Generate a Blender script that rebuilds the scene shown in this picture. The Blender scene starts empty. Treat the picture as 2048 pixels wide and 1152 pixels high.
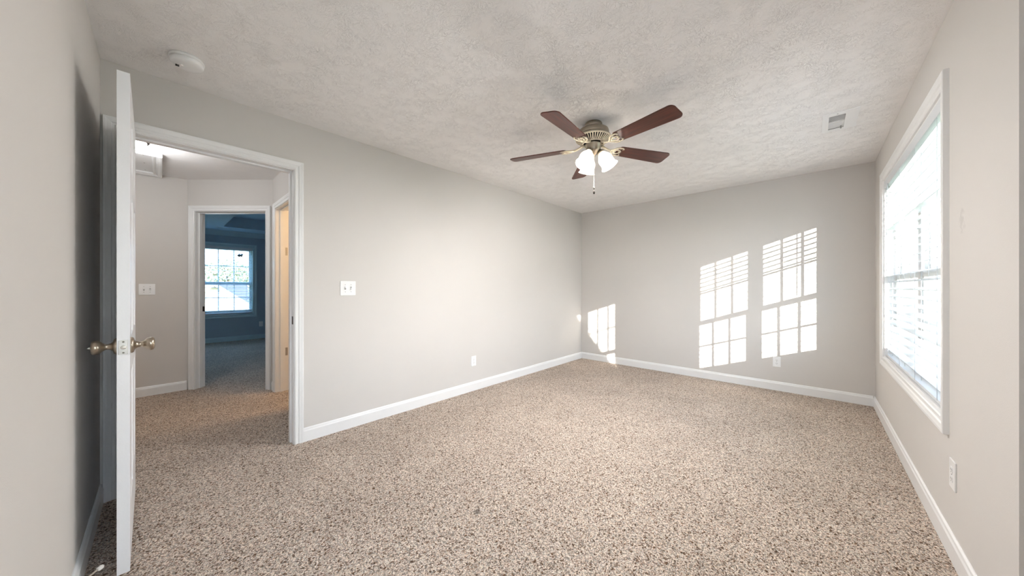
import bpy, bmesh, math, random
from mathutils import Vector, Matrix
random.seed(7)
PI = math.pi
R = math.radians
C = bpy.context.scene.collection
scene = bpy.context.scene

# ------------------------------------------------------------------ camera, sky, sun, exposure
cam_d = bpy.data.cameras.new('camera'); cam = bpy.data.objects.new('camera', cam_d); C.objects.link(cam)
cam_d.sensor_width = 36.0; cam_d.lens = 36.0*651/2048; cam_d.clip_start = 0.02; cam_d.clip_end = 500
cam.location = (0, 0, 1.18); cam.rotation_euler = (PI/2, 0, math.radians(42.8))
scene.camera = cam

world = bpy.data.worlds.new('sky'); scene.world = world; world.use_nodes = True
wn = world.node_tree.nodes; wl = world.node_tree.links
bg = wn['Background']
stc = wn.new('ShaderNodeTexCoord'); ssp = wn.new('ShaderNodeSeparateXYZ'); srp = wn.new('ShaderNodeValToRGB')
wl.new(stc.outputs['Generated'], ssp.inputs[0]); wl.new(ssp.outputs['Z'], srp.inputs['Fac'])
srp.color_ramp.elements[0].position = 0; srp.color_ramp.elements[0].color = (1.0, .99, .97, 1)
srp.color_ramp.elements[1].position = .7; srp.color_ramp.elements[1].color = (.50, .70, 1.0, 1)
e_ = srp.color_ramp.elements.new(.2); e_.color = (.84, .92, 1.0, 1)
# the sky is whiter on the sun's side and bluer on the side away from it
smr = wn.new('ShaderNodeMapRange'); smr.inputs['From Min'].default_value = -.5; smr.inputs['From Max'].default_value = .3
wl.new(ssp.outputs['X'], smr.inputs['Value'])
smx = wn.new('ShaderNodeMix'); smx.data_type = 'RGBA'; wl.new(smr.outputs[0], smx.inputs['Factor'])
sbl = wn.new('ShaderNodeMix'); sbl.data_type = 'RGBA'; sbl.blend_type = 'MULTIPLY'; sbl.inputs['Factor'].default_value = 1
wl.new(srp.outputs['Color'], sbl.inputs['A']); sbl.inputs['B'].default_value = (.60, .80, 1.0, 1)
wl.new(sbl.outputs['Result'], smx.inputs['A']); wl.new(srp.outputs['Color'], smx.inputs['B'])
wl.new(smx.outputs['Result'], bg.inputs['Color']); bg.inputs['Strength'].default_value = 2.2

sun_d = bpy.data.lights.new('sun', 'SUN'); sun = bpy.data.objects.new('sun', sun_d); C.objects.link(sun)
sun_d.energy = 3.6; sun_d.angle = math.radians(0.25); sun_d.color = (1.0, .93, .84)
sun.rotation_euler = Vector((-.725, 1.0, -.25)).to_track_quat('-Z', 'Y').to_euler()
sun.location = (6, -8, 6)

vs = scene.view_settings
scene.display_settings.display_device = 'sRGB'
vs.view_transform = 'Standard'; vs.look = 'None'; vs.exposure = 2.38; vs.gamma = 1.0; vs.use_curve_mapping = False

H = 2.44
XL, XR, YF, YB = -2.875, 0.45, -0.226, 4.83

# ------------------------------------------------------------------ materials
def lin(c):
    return tuple(((v/255)/12.92 if v/255 <= .04045 else ((v/255+.055)/1.055)**2.4) for v in c) + (1,)
def mat(name, rgb, rough=.5, metal=0.0, bump=None, emis=None, spec=None, noise=None, aniso=None):
    m = bpy.data.materials.new(name); m.use_nodes = True
    nt = m.node_tree; b = nt.nodes['Principled BSDF']
    col = lin(rgb)
    b.inputs['Base Color'].default_value = col
    b.inputs['Roughness'].default_value = rough; b.inputs['Metallic'].default_value = metal
    if spec is not None: b.inputs['Specular IOR Level'].default_value = spec
    tc = nt.nodes.new('ShaderNodeTexCoord')
    if noise:
        n = nt.nodes.new('ShaderNodeTexNoise'); n.inputs['Scale'].default_value = noise[0]; n.inputs['Detail'].default_value = 5
        nt.links.new(tc.outputs['Object'], n.inputs['Vector'])
        r = nt.nodes.new('ShaderNodeValToRGB')
        r.color_ramp.elements[0].position = .3; r.color_ramp.elements[1].position = .7
        r.color_ramp.elements[0].color = tuple(v*(1-noise[1]) for v in col[:3]) + (1,)
        r.color_ramp.elements[1].color = tuple(min(1, v*(1+noise[1])) for v in col[:3]) + (1,)
        nt.links.new(n.outputs['Fac'], r.inputs['Fac']); nt.links.new(r.outputs['Color'], b.inputs['Base Color'])
    if bump:
        n = nt.nodes.new('ShaderNodeTexNoise'); n.inputs['Scale'].default_value = bump[0]; n.inputs['Detail'].default_value = 3
        nt.links.new(tc.outputs['Object'], n.inputs['Vector'])
        bp = nt.nodes.new('ShaderNodeBump'); bp.inputs['Distance'].default_value = bump[1]; bp.inputs['Strength'].default_value = .6
        nt.links.new(n.outputs['Fac'], bp.inputs['Height']); nt.links.new(bp.outputs['Normal'], b.inputs['Normal'])
    if emis:
        b.inputs['Emission Color'].default_value = lin(emis[0]); b.inputs['Emission Strength'].default_value = emis[1]
    return m

M = {}
M['wall'] = mat('wall_paint', (215, 211, 207), .85, bump=(350, .0006), noise=(1.2, .015), spec=.3)
M['wall_sky_tint'] = mat('wall_skylight_tint', (176, 190, 202), .85, bump=(350, .0006), noise=(1.2, .015), spec=.3)  # grey wall with the blue of the skylight put into its colour
M['ceil_sky_tint'] = mat('ceiling_skylight_tint', (188, 212, 226), .9, bump=(60, .002), noise=(2, .02), spec=.2)  # bluish daylight tinted into the far ceiling colour
M['trim'] = mat('white_trim_paint', (240, 240, 240), .32, noise=(3, .01), bump=(90, .0003))
M['trim_sky_tint'] = mat('trim_skylight_tint', (196, 218, 226), .35, noise=(3, .01))  # far-room trim, cast of blue daylight put into its colour
M['door'] = mat('white_door_paint', (242, 243, 245), .35, noise=(3, .01), bump=(160, .0003))
M['plastic'] = mat('white_plastic', (244, 244, 244), .3, noise=(8, .01))
M['plastic_shade'] = mat('grey_plastic', (170, 170, 168), .45, noise=(8, .02))
M['dark'] = mat('dark_slot', (28, 26, 25), .7, noise=(20, .05))
M['duct'] = mat('galvanised_duct', (120, 118, 110), .5, .4, noise=(30, .1))
M['nickel'] = mat('satin_nickel', (176, 164, 148), .28, 1.0, noise=(40, .05), bump=(300, .0001))
M['nickel_plate'] = mat('nickel_plate', (190, 188, 184), .35, .8, noise=(40, .04))
M['latch'] = mat('bright_latch', (240, 238, 230), .2, .6, noise=(20, .02))
M['pewter'] = mat('fan_pewter', (158, 148, 134), .33, .85, noise=(30, .05))
M['cream_metal'] = mat('fan_bracket_cream', (226, 216, 196), .35, .35, noise=(40, .05))
M['blind'] = mat('white_blind', (226, 230, 234), .4, noise=(6, .01))
M['siding'] = mat('house_siding', (214, 206, 190), .8, noise=(3, .05), bump=(30, .004))
M['roof'] = mat('roof_shingle', (66, 70, 78), .9, noise=(14, .2), bump=(25, .01))
M['roof_light'] = mat('roof_shingle_pale', (150, 142, 134), .9, noise=(14, .2), bump=(25, .01))
M['bark'] = mat('bark', (86, 70, 56), .9, noise=(20, .3), bump=(30, .01))
M['leaf'] = mat('leaves', (132, 142, 118), .8, noise=(2, .4))
M['grass'] = mat('lawn', (120, 124, 84), .95, noise=(4, .25), bump=(40, .02))
M['bronze'] = mat('dark_bronze', (60, 48, 40), .4, .8, noise=(30, .1))
M['rubber'] = mat('white_rubber', (236, 232, 226), .6, noise=(30, .02))
M['spring'] = mat('cream_rod', (226, 214, 198), .4, .3, noise=(60, .05))
M['fob'] = mat('dark_fob', (34, 26, 22), .35, noise=(40, .1))
M['chain'] = mat('chain_metal', (210, 206, 200), .3, .7, noise=(200, .1))

# scuffed wall: same paint with a small grey smudge
def scuffed_wall():
    m = M['wall'].copy(); m.name = 'wall_paint_scuffed'; nt = m.node_tree; b = nt.nodes['Principled BSDF']
    src = b.inputs['Base Color'].links[0].from_socket
    tc = [n for n in nt.nodes if n.type == 'TEX_COORD'][0]
    mp = nt.nodes.new('ShaderNodeMapping'); mp.vector_type = 'POINT'
    mp.inputs['Location'].default_value = (0, -2.25*16, -1.46*11); mp.inputs['Scale'].default_value = (0, 16, 11)
    nt.links.new(tc.outputs['Object'], mp.inputs['Vector'])
    ln = nt.nodes.new('ShaderNodeVectorMath'); ln.operation = 'LENGTH'; nt.links.new(mp.outputs[0], ln.inputs[0])
    nz = nt.nodes.new('ShaderNodeTexNoise'); nz.inputs['Scale'].default_value = 45; nz.inputs['Detail'].default_value = 4
    nt.links.new(tc.outputs['Object'], nz.inputs['Vector'])
    ad = nt.nodes.new('ShaderNodeMath'); ad.operation = 'MULTIPLY_ADD'; ad.inputs[1].default_value = 2.2; nt.links.new(nz.outputs['Fac'], ad.inputs[0]); nt.links.new(ln.outputs['Value'], ad.inputs[2])
    mr = nt.nodes.new('ShaderNodeMapRange'); mr.inputs['From Min'].default_value = 1.2; mr.inputs['From Max'].default_value = 1.7
    mr.inputs['To Min'].default_value = .16; mr.inputs['To Max'].default_value = 0
    nt.links.new(ad.outputs[0], mr.inputs['Value'])
    mx = nt.nodes.new('ShaderNodeMix'); mx.data_type = 'RGBA'; nt.links.new(mr.outputs[0], mx.inputs['Factor'])
    nt.links.new(src, mx.inputs['A']); mx.inputs['B'].default_value = lin((120, 116, 112))
    nt.links.new(mx.outputs['Result'], b.inputs['Base Color'])
    return m
M['wall_scuff'] = scuffed_wall()

def ceiling_mat():
    m = bpy.data.materials.new('textured_ceiling'); m.use_nodes = True; nt = m.node_tree; b = nt.nodes['Principled BSDF']
    b.inputs['Base Color'].default_value = lin((248, 246, 245)); b.inputs['Roughness'].default_value = .75
    b.inputs['Specular IOR Level'].default_value = .35
    tc = nt.nodes.new('ShaderNodeTexCoord')
    n0 = nt.nodes.new('ShaderNodeTexNoise'); n0.inputs['Scale'].default_value = 6; nt.links.new(tc.outputs['Object'], n0.inputs['Vector'])
    mx = nt.nodes.new('ShaderNodeVectorMath'); mx.operation = 'MULTIPLY_ADD'; mx.inputs[1].default_value = (.5, .5, .5)
    nt.links.new(n0.outputs['Color'], mx.inputs[0]); nt.links.new(tc.outputs['Object'], mx.inputs[2])
    n1 = nt.nodes.new('ShaderNodeTexNoise'); n1.inputs['Scale'].default_value = 44; n1.inputs['Detail'].default_value = 2.5; n1.inputs['Distortion'].default_value = 1.6
    nt.links.new(mx.outputs[0], n1.inputs['Vector'])
    # thin raised ridges where the noise passes its middle value (stomped drywall texture)
    s = nt.nodes.new('ShaderNodeMath'); s.operation = 'SUBTRACT'; s.inputs[1].default_value = .5; nt.links.new(n1.outputs['Fac'], s.inputs[0])
    a = nt.nodes.new('ShaderNodeMath'); a.operation = 'ABSOLUTE'; nt.links.new(s.outputs[0], a.inputs[0])
    mr = nt.nodes.new('ShaderNodeMapRange'); mr.inputs['From Max'].default_value = .035; mr.inputs['To Min'].default_value = 1; mr.inputs['To Max'].default_value = 0
    nt.links.new(a.outputs[0], mr.inputs['Value'])
    n2 = nt.nodes.new('ShaderNodeTexNoise'); n2.inputs['Scale'].default_value = 9; nt.links.new(tc.outputs['Object'], n2.inputs['Vector'])
    m2 = nt.nodes.new('ShaderNodeMapRange'); m2.inputs['From Min'].default_value = .3; m2.inputs['From Max'].default_value = .62; nt.links.new(n2.outputs['Fac'], m2.inputs['Value'])
    mu = nt.nodes.new('ShaderNodeMath'); mu.operation = 'MULTIPLY'; nt.links.new(mr.outputs[0], mu.inputs[0]); nt.links.new(m2.outputs[0], mu.inputs[1])
    bp = nt.nodes.new('ShaderNodeBump'); bp.inputs['Distance'].default_value = .0016; bp.inputs['Strength'].default_value = .78
    nt.links.new(mu.outputs[0], bp.inputs['Height']); nt.links.new(bp.outputs['Normal'], b.inputs['Normal'])
    return m
M['ceiling'] = ceiling_mat()

def carpet_mat():
    m = bpy.data.materials.new('speckled_carpet'); m.use_nodes = True; nt = m.node_tree; b = nt.nodes['Principled BSDF']
    L = nt.links.new
    b.inputs['Roughness'].default_value = 1; b.inputs['Specular IOR Level'].default_value = .05
    tc = nt.nodes.new('ShaderNodeTexCoord')
    n0 = nt.nodes.new('ShaderNodeTexNoise'); n0.inputs['Scale'].default_value = 60; L(tc.outputs['Object'], n0.inputs['Vector'])
    mx = nt.nodes.new('ShaderNodeVectorMath'); mx.operation = 'MULTIPLY_ADD'; mx.inputs[1].default_value = (.022, .022, 0)
    L(n0.outputs['Color'], mx.inputs[0]); L(tc.outputs['Object'], mx.inputs[2])
    mp = nt.nodes.new('ShaderNodeMapping'); mp.inputs['Scale'].default_value = (1, .75, 1); L(mx.outputs[0], mp.inputs['Vector'])
    vo = nt.nodes.new('ShaderNodeTexVoronoi'); vo.inputs['Scale'].default_value = 215; L(mp.outputs[0], vo.inputs['Vector'])
    sep = nt.nodes.new('ShaderNodeSeparateColor'); L(vo.outputs['Color'], sep.inputs[0])
    r = nt.nodes.new('ShaderNodeValToRGB'); cr = r.color_ramp
    cr.elements[0].position = 0; cr.elements[0].color = lin((112, 88, 68))
    cr.elements[1].position = 1; cr.elements[1].color = lin((242, 228, 210))
    for p, c in ((.09, (148, 116, 94)), (.2, (222, 200, 182)), (.6, (247, 228, 212)), (.85, (253, 240, 228))):
        e = cr.elements.new(p); e.color = lin(c)
    L(sep.outputs[0], r.inputs['Fac'])
    # crevices between the tufts
    cv = nt.nodes.new('ShaderNodeMapRange'); cv.inputs['From Min'].default_value = .3; cv.inputs['From Max'].default_value = .75
    cv.inputs['To Min'].default_value = 1.04; cv.inputs['To Max'].default_value = .36
    L(vo.outputs['Distance'], cv.inputs['Value'])
    mu = nt.nodes.new('ShaderNodeMix'); mu.data_type = 'RGBA'; mu.blend_type = 'MULTIPLY'; mu.inputs['Factor'].default_value = 1
    L(r.outputs['Color'], mu.inputs['A'])
    L(cv.outputs[0], mu.inputs['B'])
    # broad traffic variation
    n3 = nt.nodes.new('ShaderNodeTexNoise'); n3.inputs['Scale'].default_value = 2.2; n3.inputs['Detail'].default_value = 4; L(tc.outputs['Object'], n3.inputs['Vector'])
    m3 = nt.nodes.new('ShaderNodeMapRange'); m3.inputs['From Min'].default_value = .3; m3.inputs['From Max'].default_value = .7; m3.inputs['To Min'].default_value = .9; m3.inputs['To Max'].default_value = 1.06
    L(n3.outputs['Fac'], m3.inputs['Value'])
    mu2 = nt.nodes.new('ShaderNodeMix'); mu2.data_type = 'RGBA'; mu2.blend_type = 'MULTIPLY'; mu2.inputs['Factor'].default_value = 1
    L(mu.outputs['Result'], mu2.inputs['A']); L(m3.outputs[0], mu2.inputs['B'])
    # one small dark spot trodden into the carpet
    ds = nt.nodes.new('ShaderNodeVectorMath'); ds.operation = 'DISTANCE'; ds.inputs[1].default_value = (-1.291, 1.146, 0); L(mx.outputs[0], ds.inputs[0])
    dm = nt.nodes.new('ShaderNodeMapRange'); dm.inputs['From Min'].default_value = .010; dm.inputs['From Max'].default_value = .024; dm.inputs['To Min'].default_value = .65; dm.inputs['To Max'].default_value = 0
    L(ds.outputs['Value'], dm.inputs['Value'])
    mu3 = nt.nodes.new('ShaderNodeMix'); mu3.data_type = 'RGBA'; L(dm.outputs[0], mu3.inputs['Factor']); L(mu2.outputs['Result'], mu3.inputs['A']); mu3.inputs['B'].default_value = lin((70, 62, 60))
    L(mu3.outputs['Result'], b.inputs['Base Color'])
    inv = nt.nodes.new('ShaderNodeMath'); inv.operation = 'SUBTRACT'; inv.inputs[0].default_value = 1; L(vo.outputs['Distance'], inv.inputs[1])
    bp = nt.nodes.new('ShaderNodeBump'); bp.inputs['Distance'].default_value = .006; bp.inputs['Strength'].default_value = .9
    L(inv.outputs[0], bp.inputs['Height']); L(bp.outputs['Normal'], b.inputs['Normal'])
    return m
M['carpet'] = carpet_mat()

def blade_mat():
    m = bpy.data.materials.new('cherry_wood_blade'); m.use_nodes = True; nt = m.node_tree; b = nt.nodes['Principled BSDF']
    tc = nt.nodes.new('ShaderNodeTexCoord'); mp = nt.nodes.new('ShaderNodeMapping'); mp.inputs['Scale'].default_value = (2.5, 45, 1)
    nt.links.new(tc.outputs['Object'], mp.inputs['Vector'])
    n = nt.nodes.new('ShaderNodeTexNoise'); n.inputs['Scale'].default_value = 1.6; n.inputs['Detail'].default_value = 5; nt.links.new(mp.outputs[0], n.inputs['Vector'])
    r = nt.nodes.new('ShaderNodeValToRGB'); r.color_ramp.elements[0].position = .3; r.color_ramp.elements[1].position = .7
    r.color_ramp.elements[0].color = lin((62, 24, 15)); r.color_ramp.elements[1].color = lin((104, 46, 29))
    nt.links.new(n.outputs['Fac'], r.inputs['Fac']); nt.links.new(r.outputs['Color'], b.inputs['Base Color'])
    b.inputs['Roughness'].default_value = .33
    return m
M['blade'] = blade_mat()

def glass_mat():
    m = bpy.data.materials.new('window_glass'); m.use_nodes = True; nt = m.node_tree; nt.nodes.clear()
    o = nt.nodes.new('ShaderNodeOutputMaterial'); t = nt.nodes.new('ShaderNodeBsdfTransparent'); g = nt.nodes.new('ShaderNodeBsdfGlossy')
    t.inputs['Color'].default_value = (.96, .98, .98, 1); g.inputs['Roughness'].default_value = .02
    lw = nt.nodes.new('ShaderNodeLayerWeight'); lw.inputs['Blend'].default_value = .5
    pw = nt.nodes.new('ShaderNodeMath'); pw.operation = 'POWER'; pw.inputs[1].default_value = 5; nt.links.new(lw.outputs['Facing'], pw.inputs[0])
    f = nt.nodes.new('ShaderNodeMath'); f.operation = 'MULTIPLY_ADD'; f.inputs[1].default_value = .5; f.inputs[2].default_value = .03; nt.links.new(pw.outputs[0], f.inputs[0])
    x = nt.nodes.new('ShaderNodeMixShader'); nt.links.new(f.outputs[0], x.inputs[0]); nt.links.new(t.outputs[0], x.inputs[1]); nt.links.new(g.outputs[0], x.inputs[2])
    nt.links.new(x.outputs[0], o.inputs[0]); return m
M['glass'] = glass_mat()

def shade_mat(name, e, col=(255, 246, 230)):
    m = bpy.data.materials.new(name); m.use_nodes = True; nt = m.node_tree; b = nt.nodes['Principled BSDF']
    tc = nt.nodes.new('ShaderNodeTexCoord'); n = nt.nodes.new('ShaderNodeTexNoise'); n.inputs['Scale'].default_value = 14; n.inputs['Detail'].default_value = 4
    n.inputs['Distortion'].default_value = 1.2
    nt.links.new(tc.outputs['Object'], n.inputs['Vector'])
    r = nt.nodes.new('ShaderNodeValToRGB'); r.color_ramp.elements[0].position = .35; r.color_ramp.elements[1].position = .65
    r.color_ramp.elements[0].color = lin((218, 214, 206)); r.color_ramp.elements[1].color = lin((250, 248, 244))
    nt.links.new(n.outputs['Fac'], r.inputs['Fac']); nt.links.new(r.outputs['Color'], b.inputs['Base Color'])
    nt.links.new(r.outputs['Color'], b.inputs['Emission Color'])
    b.inputs['Emission Strength'].default_value = e; b.inputs['Roughness'].default_value = .25
    out = [n for n in nt.nodes if n.type == 'OUTPUT_MATERIAL'][0]
    tl = nt.nodes.new('ShaderNodeBsdfTranslucent'); tl.inputs['Color'].default_value = (.72, .71, .69, 1)
    mx = nt.nodes.new('ShaderNodeMixShader'); mx.inputs[0].default_value = .4
    nt.links.new(b.outputs[0], mx.inputs[1]); nt.links.new(tl.outputs[0], mx.inputs[2]); nt.links.new(mx.outputs[0], out.inputs['Surface'])
    return m
M['shade'] = shade_mat('frosted_alabaster_glass', .12)
M['dome'] = shade_mat('lit_dome_glass', 2.5)
M['bulb'] = mat('lit_bulb', (255, 250, 240), .3, emis=((255, 236, 205), 3), noise=(5, .01))

# ------------------------------------------------------------------ mesh helpers
class MB:
    def __init__(s): s.bm = bmesh.new()
    def _xf(s, vs_, Mx):
        if Mx is not None:
            for v in vs_: v.co = Mx @ v.co
    def box(s, a, b, Mx=None, bevel=0):
        x0, x1 = sorted((a[0], b[0])); y0, y1 = sorted((a[1], b[1])); z0, z1 = sorted((a[2], b[2]))
        t = bmesh.new()
        bmesh.ops.create_cube(t, size=1)
        for v in t.verts: v.co = Vector(((x0+x1)/2+v.co.x*(x1-x0), (y0+y1)/2+v.co.y*(y1-y0), (z0+z1)/2+v.co.z*(z1-z0)))
        if bevel: bmesh.ops.bevel(t, geom=list(t.edges), offset=bevel, segments=2, affect='EDGES', profile=.6)
        s.merge(t, Mx); return s
    def merge(s, t, Mx=None):
        mp = {}
        for v in t.verts: mp[v] = s.bm.verts.new(Mx @ v.co if Mx is not None else v.co)
        flip = Mx is not None and Mx.determinant() < 0
        for f in t.faces:
            vl = [mp[v] for v in f.verts]
            if flip: vl.reverse()
            nf = s.bm.faces.new(vl); nf.smooth = f.smooth
        t.free()
    def lathe(s, prof, Mx=None, n=32, smooth=True):
        t = bmesh.new(); rings = []
        for r, z in prof:
            if r < 1e-6: rings.append([t.verts.new((0, 0, z))])
            else: rings.append([t.verts.new((r*math.cos(2*PI*i/n), r*math.sin(2*PI*i/n), z)) for i in range(n)])
        for A, B in zip(rings, rings[1:]):
            for i in range(n):
                j = (i+1) % n
                if len(A) == 1 and len(B) == 1: continue
                if len(A) == 1: f = t.faces.new((A[0], B[j], B[i]))
                elif len(B) == 1: f = t.faces.new((A[i], A[j], B[0]))
                else: f = t.faces.new((A[i], A[j], B[j], B[i]))
                f.smooth = smooth
        bmesh.ops.recalc_face_normals(t, faces=list(t.faces))
        s.merge(t, Mx); return s
    def tube(s, pts, r, n=10, Mx=None, closed=False):
        t = bmesh.new(); rings = []; pts = [Vector(p) for p in pts]
        rr = r if isinstance(r, (list, tuple)) else [r]*len(pts)
        for i, p in enumerate(pts):
            d = (pts[min(i+1, len(pts)-1)]-pts[max(i-1, 0)]).normalized()
            if closed: d = (pts[(i+1) % len(pts)]-pts[i-1]).normalized()
            q = d.to_track_quat('Z', 'Y').to_matrix()
            rings.append([t.verts.new(p+q @ Vector((rr[i]*math.cos(2*PI*k/n), rr[i]*math.sin(2*PI*k/n), 0))) for k in range(n)])
        pairs = list(zip(rings, rings[1:])) + ([(rings[-1], rings[0])] if closed else [])
        for A, B in pairs:
            for k in range(n):
                f = t.faces.new((A[k], A[(k+1) % n], B[(k+1) % n], B[k])); f.smooth = True
        if not closed:
            t.faces.new(list(reversed(rings[0]))); t.faces.new(rings[-1])
        bmesh.ops.recalc_face_normals(t, faces=list(t.faces))
        s.merge(t, Mx); return s
    def poly(s, pts2, z0, z1, Mx=None, bevel=0):
        t = bmesh.new()
        A = [t.verts.new((x, y, z0)) for x, y in pts2]; B = [t.verts.new((x, y, z1)) for x, y in pts2]
        t.faces.new(list(reversed(A))); t.faces.new(B); n = len(pts2)
        for i in range(n): t.faces.new((A[i], A[(i+1) % n], B[(i+1) % n], B[i]))
        bmesh.ops.recalc_face_normals(t, faces=list(t.faces))
        if bevel:
            es = [e for e in t.edges if abs(e.verts[0].co.z-e.verts[1].co.z) < 1e-7]
            bmesh.ops.bevel(t, geom=es, offset=bevel, segments=2, affect='EDGES')
        s.merge(t, Mx); return s
    def moulding(s, u0, u1, v0, v1, prof, Mx, closed=True):
        """mitred frame round an opening; prof = [(outward offset, height off the wall)...] closed loop"""
        t = bmesh.new(); rings = []
        def ring(fu, fv): return [t.verts.new((fu(o), fv(o), h)) for o, h in prof]
        if closed:
            rings = [ring(lambda o: u0-o, lambda o: v0-o), ring(lambda o: u0-o, lambda o: v1+o),
                     ring(lambda o: u1+o, lambda o: v1+o), ring(lambda o: u1+o, lambda o: v0-o)]
            pr = [(0, 1), (1, 2), (2, 3), (3, 0)]
        else:
            rings = [ring(lambda o: u0-o, lambda o: v0), ring(lambda o: u0-o, lambda o: v1+o),
                     ring(lambda o: u1+o, lambda o: v1+o), ring(lambda o: u1+o, lambda o: v0)]
            pr = [(0, 1), (1, 2), (2, 3)]
        n = len(prof)
        for a, b in pr:
            for k in range(n):
                t.faces.new((rings[a][k], rings[a][(k+1) % n], rings[b][(k+1) % n], rings[b][k]))
        if not closed:
            t.faces.new(rings[0]); t.faces.new(rings[3])
        bmesh.ops.recalc_face_normals(t, faces=list(t.faces))
        s.merge(t, Mx); return s
    def run(s, length, prof, Mx):
        """straight moulding: prof in (depth, height), run along local u"""
        t = bmesh.new()
        A = [t.verts.new((0, h, d)) for d, h in prof]; B = [t.verts.new((length, h, d)) for d, h in prof]; n = len(prof)
        for k in range(n): t.faces.new((A[k], A[(k+1) % n], B[(k+1) % n], B[k]))
        t.faces.new(A); t.faces.new(B)
        bmesh.ops.recalc_face_normals(t, faces=list(t.faces))
        s.merge(t, Mx); return s
    def build(s, name, m, parent=None, loc=None):
        me = bpy.data.meshes.new(name); s.bm.normal_update(); s.bm.to_mesh(me); s.bm.free()
        me.materials.append(M[m] if isinstance(m, str) else m)
        o = bpy.data.objects.new(name, me); C.objects.link(o)
        if loc is not None:
            L = Vector(loc); me.transform(Matrix.Translation(-L)); o.location = L
        if parent is not None: o.parent = parent
        return o

def tag(o, label, cat=None, group=None, kind=None):
    o['label'] = label
    if cat: o['category'] = cat
    if group: o['group'] = group
    if kind: o['kind'] = kind
    return o
def empty(name, loc=(0, 0, 0), rz=0):
    o = bpy.data.objects.new(name, None); C.objects.link(o); o.location = loc; o.rotation_euler = (0, 0, rz); o.empty_display_size = .1
    return o
def frame(origin, udir, ndir):
    """local (u along wall, v up, n off the wall) -> world"""
    u = Vector(udir).normalized(); n = Vector(ndir).normalized(); v = Vector((0, 0, 1)); o = Vector(origin)
    return Matrix(((u.x, v.x, n.x, o.x), (u.y, v.y, n.y, o.y), (u.z, v.z, n.z, o.z), (0, 0, 0, 1)))

def wall(name, F, L, T, openings, m='wall', label=None, h=H, u_start=0):
    """F: frame with n toward the room; wall occupies n in [-T, 0]"""
    b = MB(); us = u_start
    for (u0, u1, v0, v1) in sorted(openings):
        if u0 > us: b.box((us, 0, -T), (u0, h, 0), F)
        if v0 > 0: b.box((u0, 0, -T), (u1, v0, 0), F)
        if v1 < h: b.box((u0, v1, -T), (u1, h, 0), F)
        us = u1
    if us < L: b.box((us, 0, -T), (L, h, 0), F)
    o = b.build(name, m); tag(o, label or 'painted wall', 'wall', kind='structure'); return o

# ------------------------------------------------------------------ shell
F_L = frame((XL, 0, 0), (0, 1, 0), (1, 0, 0))          # left long wall, u = world Y
F_B = frame((0, YB, 0), (1, 0, 0), (0, -1, 0))         # back wall, u = world X
F_R = frame((XR, 0, 0), (0, 1, 0), (-1, 0, 0))         # right wall, u = world Y
F_F = frame((0, YF, 0), (1, 0, 0), (0, 1, 0))          # near wall on the left of the picture

DY0, DY1, DZ = -.152, .680, 2.070                       # bedroom door opening
WY0, WY1, WZ0, WZ1 = 2.485, 4.255, .585, 2.105          # twin window opening
ALX = .78                                              # alcove wall
AW0, AW1 = -1.160, .620

tag(MB().box((-9.9, -2.0, -.12), (1.2, 5.1, 0)).build('floor', 'carpet'), 'beige and brown speckled carpet through bedroom and hall', 'carpet floor', kind='structure')
# ceiling with a cut for the air register
VX0, VX1, VY0, VY1 = .085, .172, 3.345, 3.615
b = MB()
for a, c in (((-5.48, -2.0), (VX0, 5.1)), ((VX1, -2.0), (1.2, 5.1)), ((VX0, -2.0), (VX1, VY0)), ((VX0, VY1), (VX1, 5.1))):
    b.box((a[0], a[1], H), (c[0], c[1], H+.1))
tag(b.build('ceiling', 'ceiling'), 'off-white textured drywall ceiling', 'ceiling', kind='structure')

wall('wall_left', F_L, YB, .115, [(DY0-.018, DY1+.018, 0, DZ+.018)], label='long beige wall holding the open door and light switch', u_start=-1.72)
wall('wall_back', F_B, .92, .12, [], label='far beige wall with sunlit window patches', u_start=-3.0)
wall('wall_right', F_R, YB, .14, [(WY0, WY1, WZ0, WZ1)], m='wall_scuff', label='beige wall with the twin window', u_start=1.86)
tag(MB().box((XR, 1.74, 0), (ALX+.14, 1.86, H)).build('wall_return', 'wall'), 'short wall return at the right edge of the photo', 'wall', kind='structure')
wall('wall_front', F_F, -.5, .12, [], label='near beige wall at the left edge behind the door', u_start=-2.875)
tag(MB().box((-.62, -1.72, 0), (-.5, YF-.12, H)).build('wall_recess_side', 'wall'), 'side wall of the recess behind the camera', 'wall', kind='structure')
F_E = frame((0, -1.72, 0), (1, 0, 0), (0, 1, 0))
wall('wall_recess_end', F_E, ALX+.14, .14, [], label='end wall of the recess behind the camera', u_start=-.5)
F_A = frame((ALX, 0, 0), (0, 1, 0), (-1, 0, 0))
wall('wall_alcove', F_A, 1.74, .14, [(AW0, AW1, WZ0, WZ1)], label='alcove wall with the window beside the camera, its second unit added', u_start=-1.72)

# hall, bathroom and far bedroom
HX = -5.36
fwd = Vector((-math.sin(math.radians(42.8)), math.cos(math.radians(42.8)), 0)); rgt = Vector((fwd.y, -fwd.x, 0))
PA = fwd*3.79+rgt*-3.778; PB = fwd*3.79+rgt*-2.789       # ends of the angled wall
F_G = frame(PA, rgt, -fwd)
GL = .989; G0, G1 = .088, .908                           # angled door opening
wall('wall_hall', frame((PA.x, 0, 0), (0, 1, 0), (1, 0, 0)), PA.y, .12, [], label='hall wall with the double switch', u_start=-1.72)
wall('wall_hall_angle', F_G, GL, .12, [(G0-.018, G1+.018, 0, DZ+.018)], label='angled hall wall framing the blue room door')
F_H = frame((PB.x, PB.y, 0), (1, 0, 0), (0, -1, 0))      # hall wall with the bathroom door, u = +X
BU0, BU1 = .165, .90
wall('wall_hall_right', F_H, -2.99-PB.x, .115, [(BU0-.018, BU1+.018, 0, DZ+.018)], label='short hall wall with the warm lit doorway')
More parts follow.
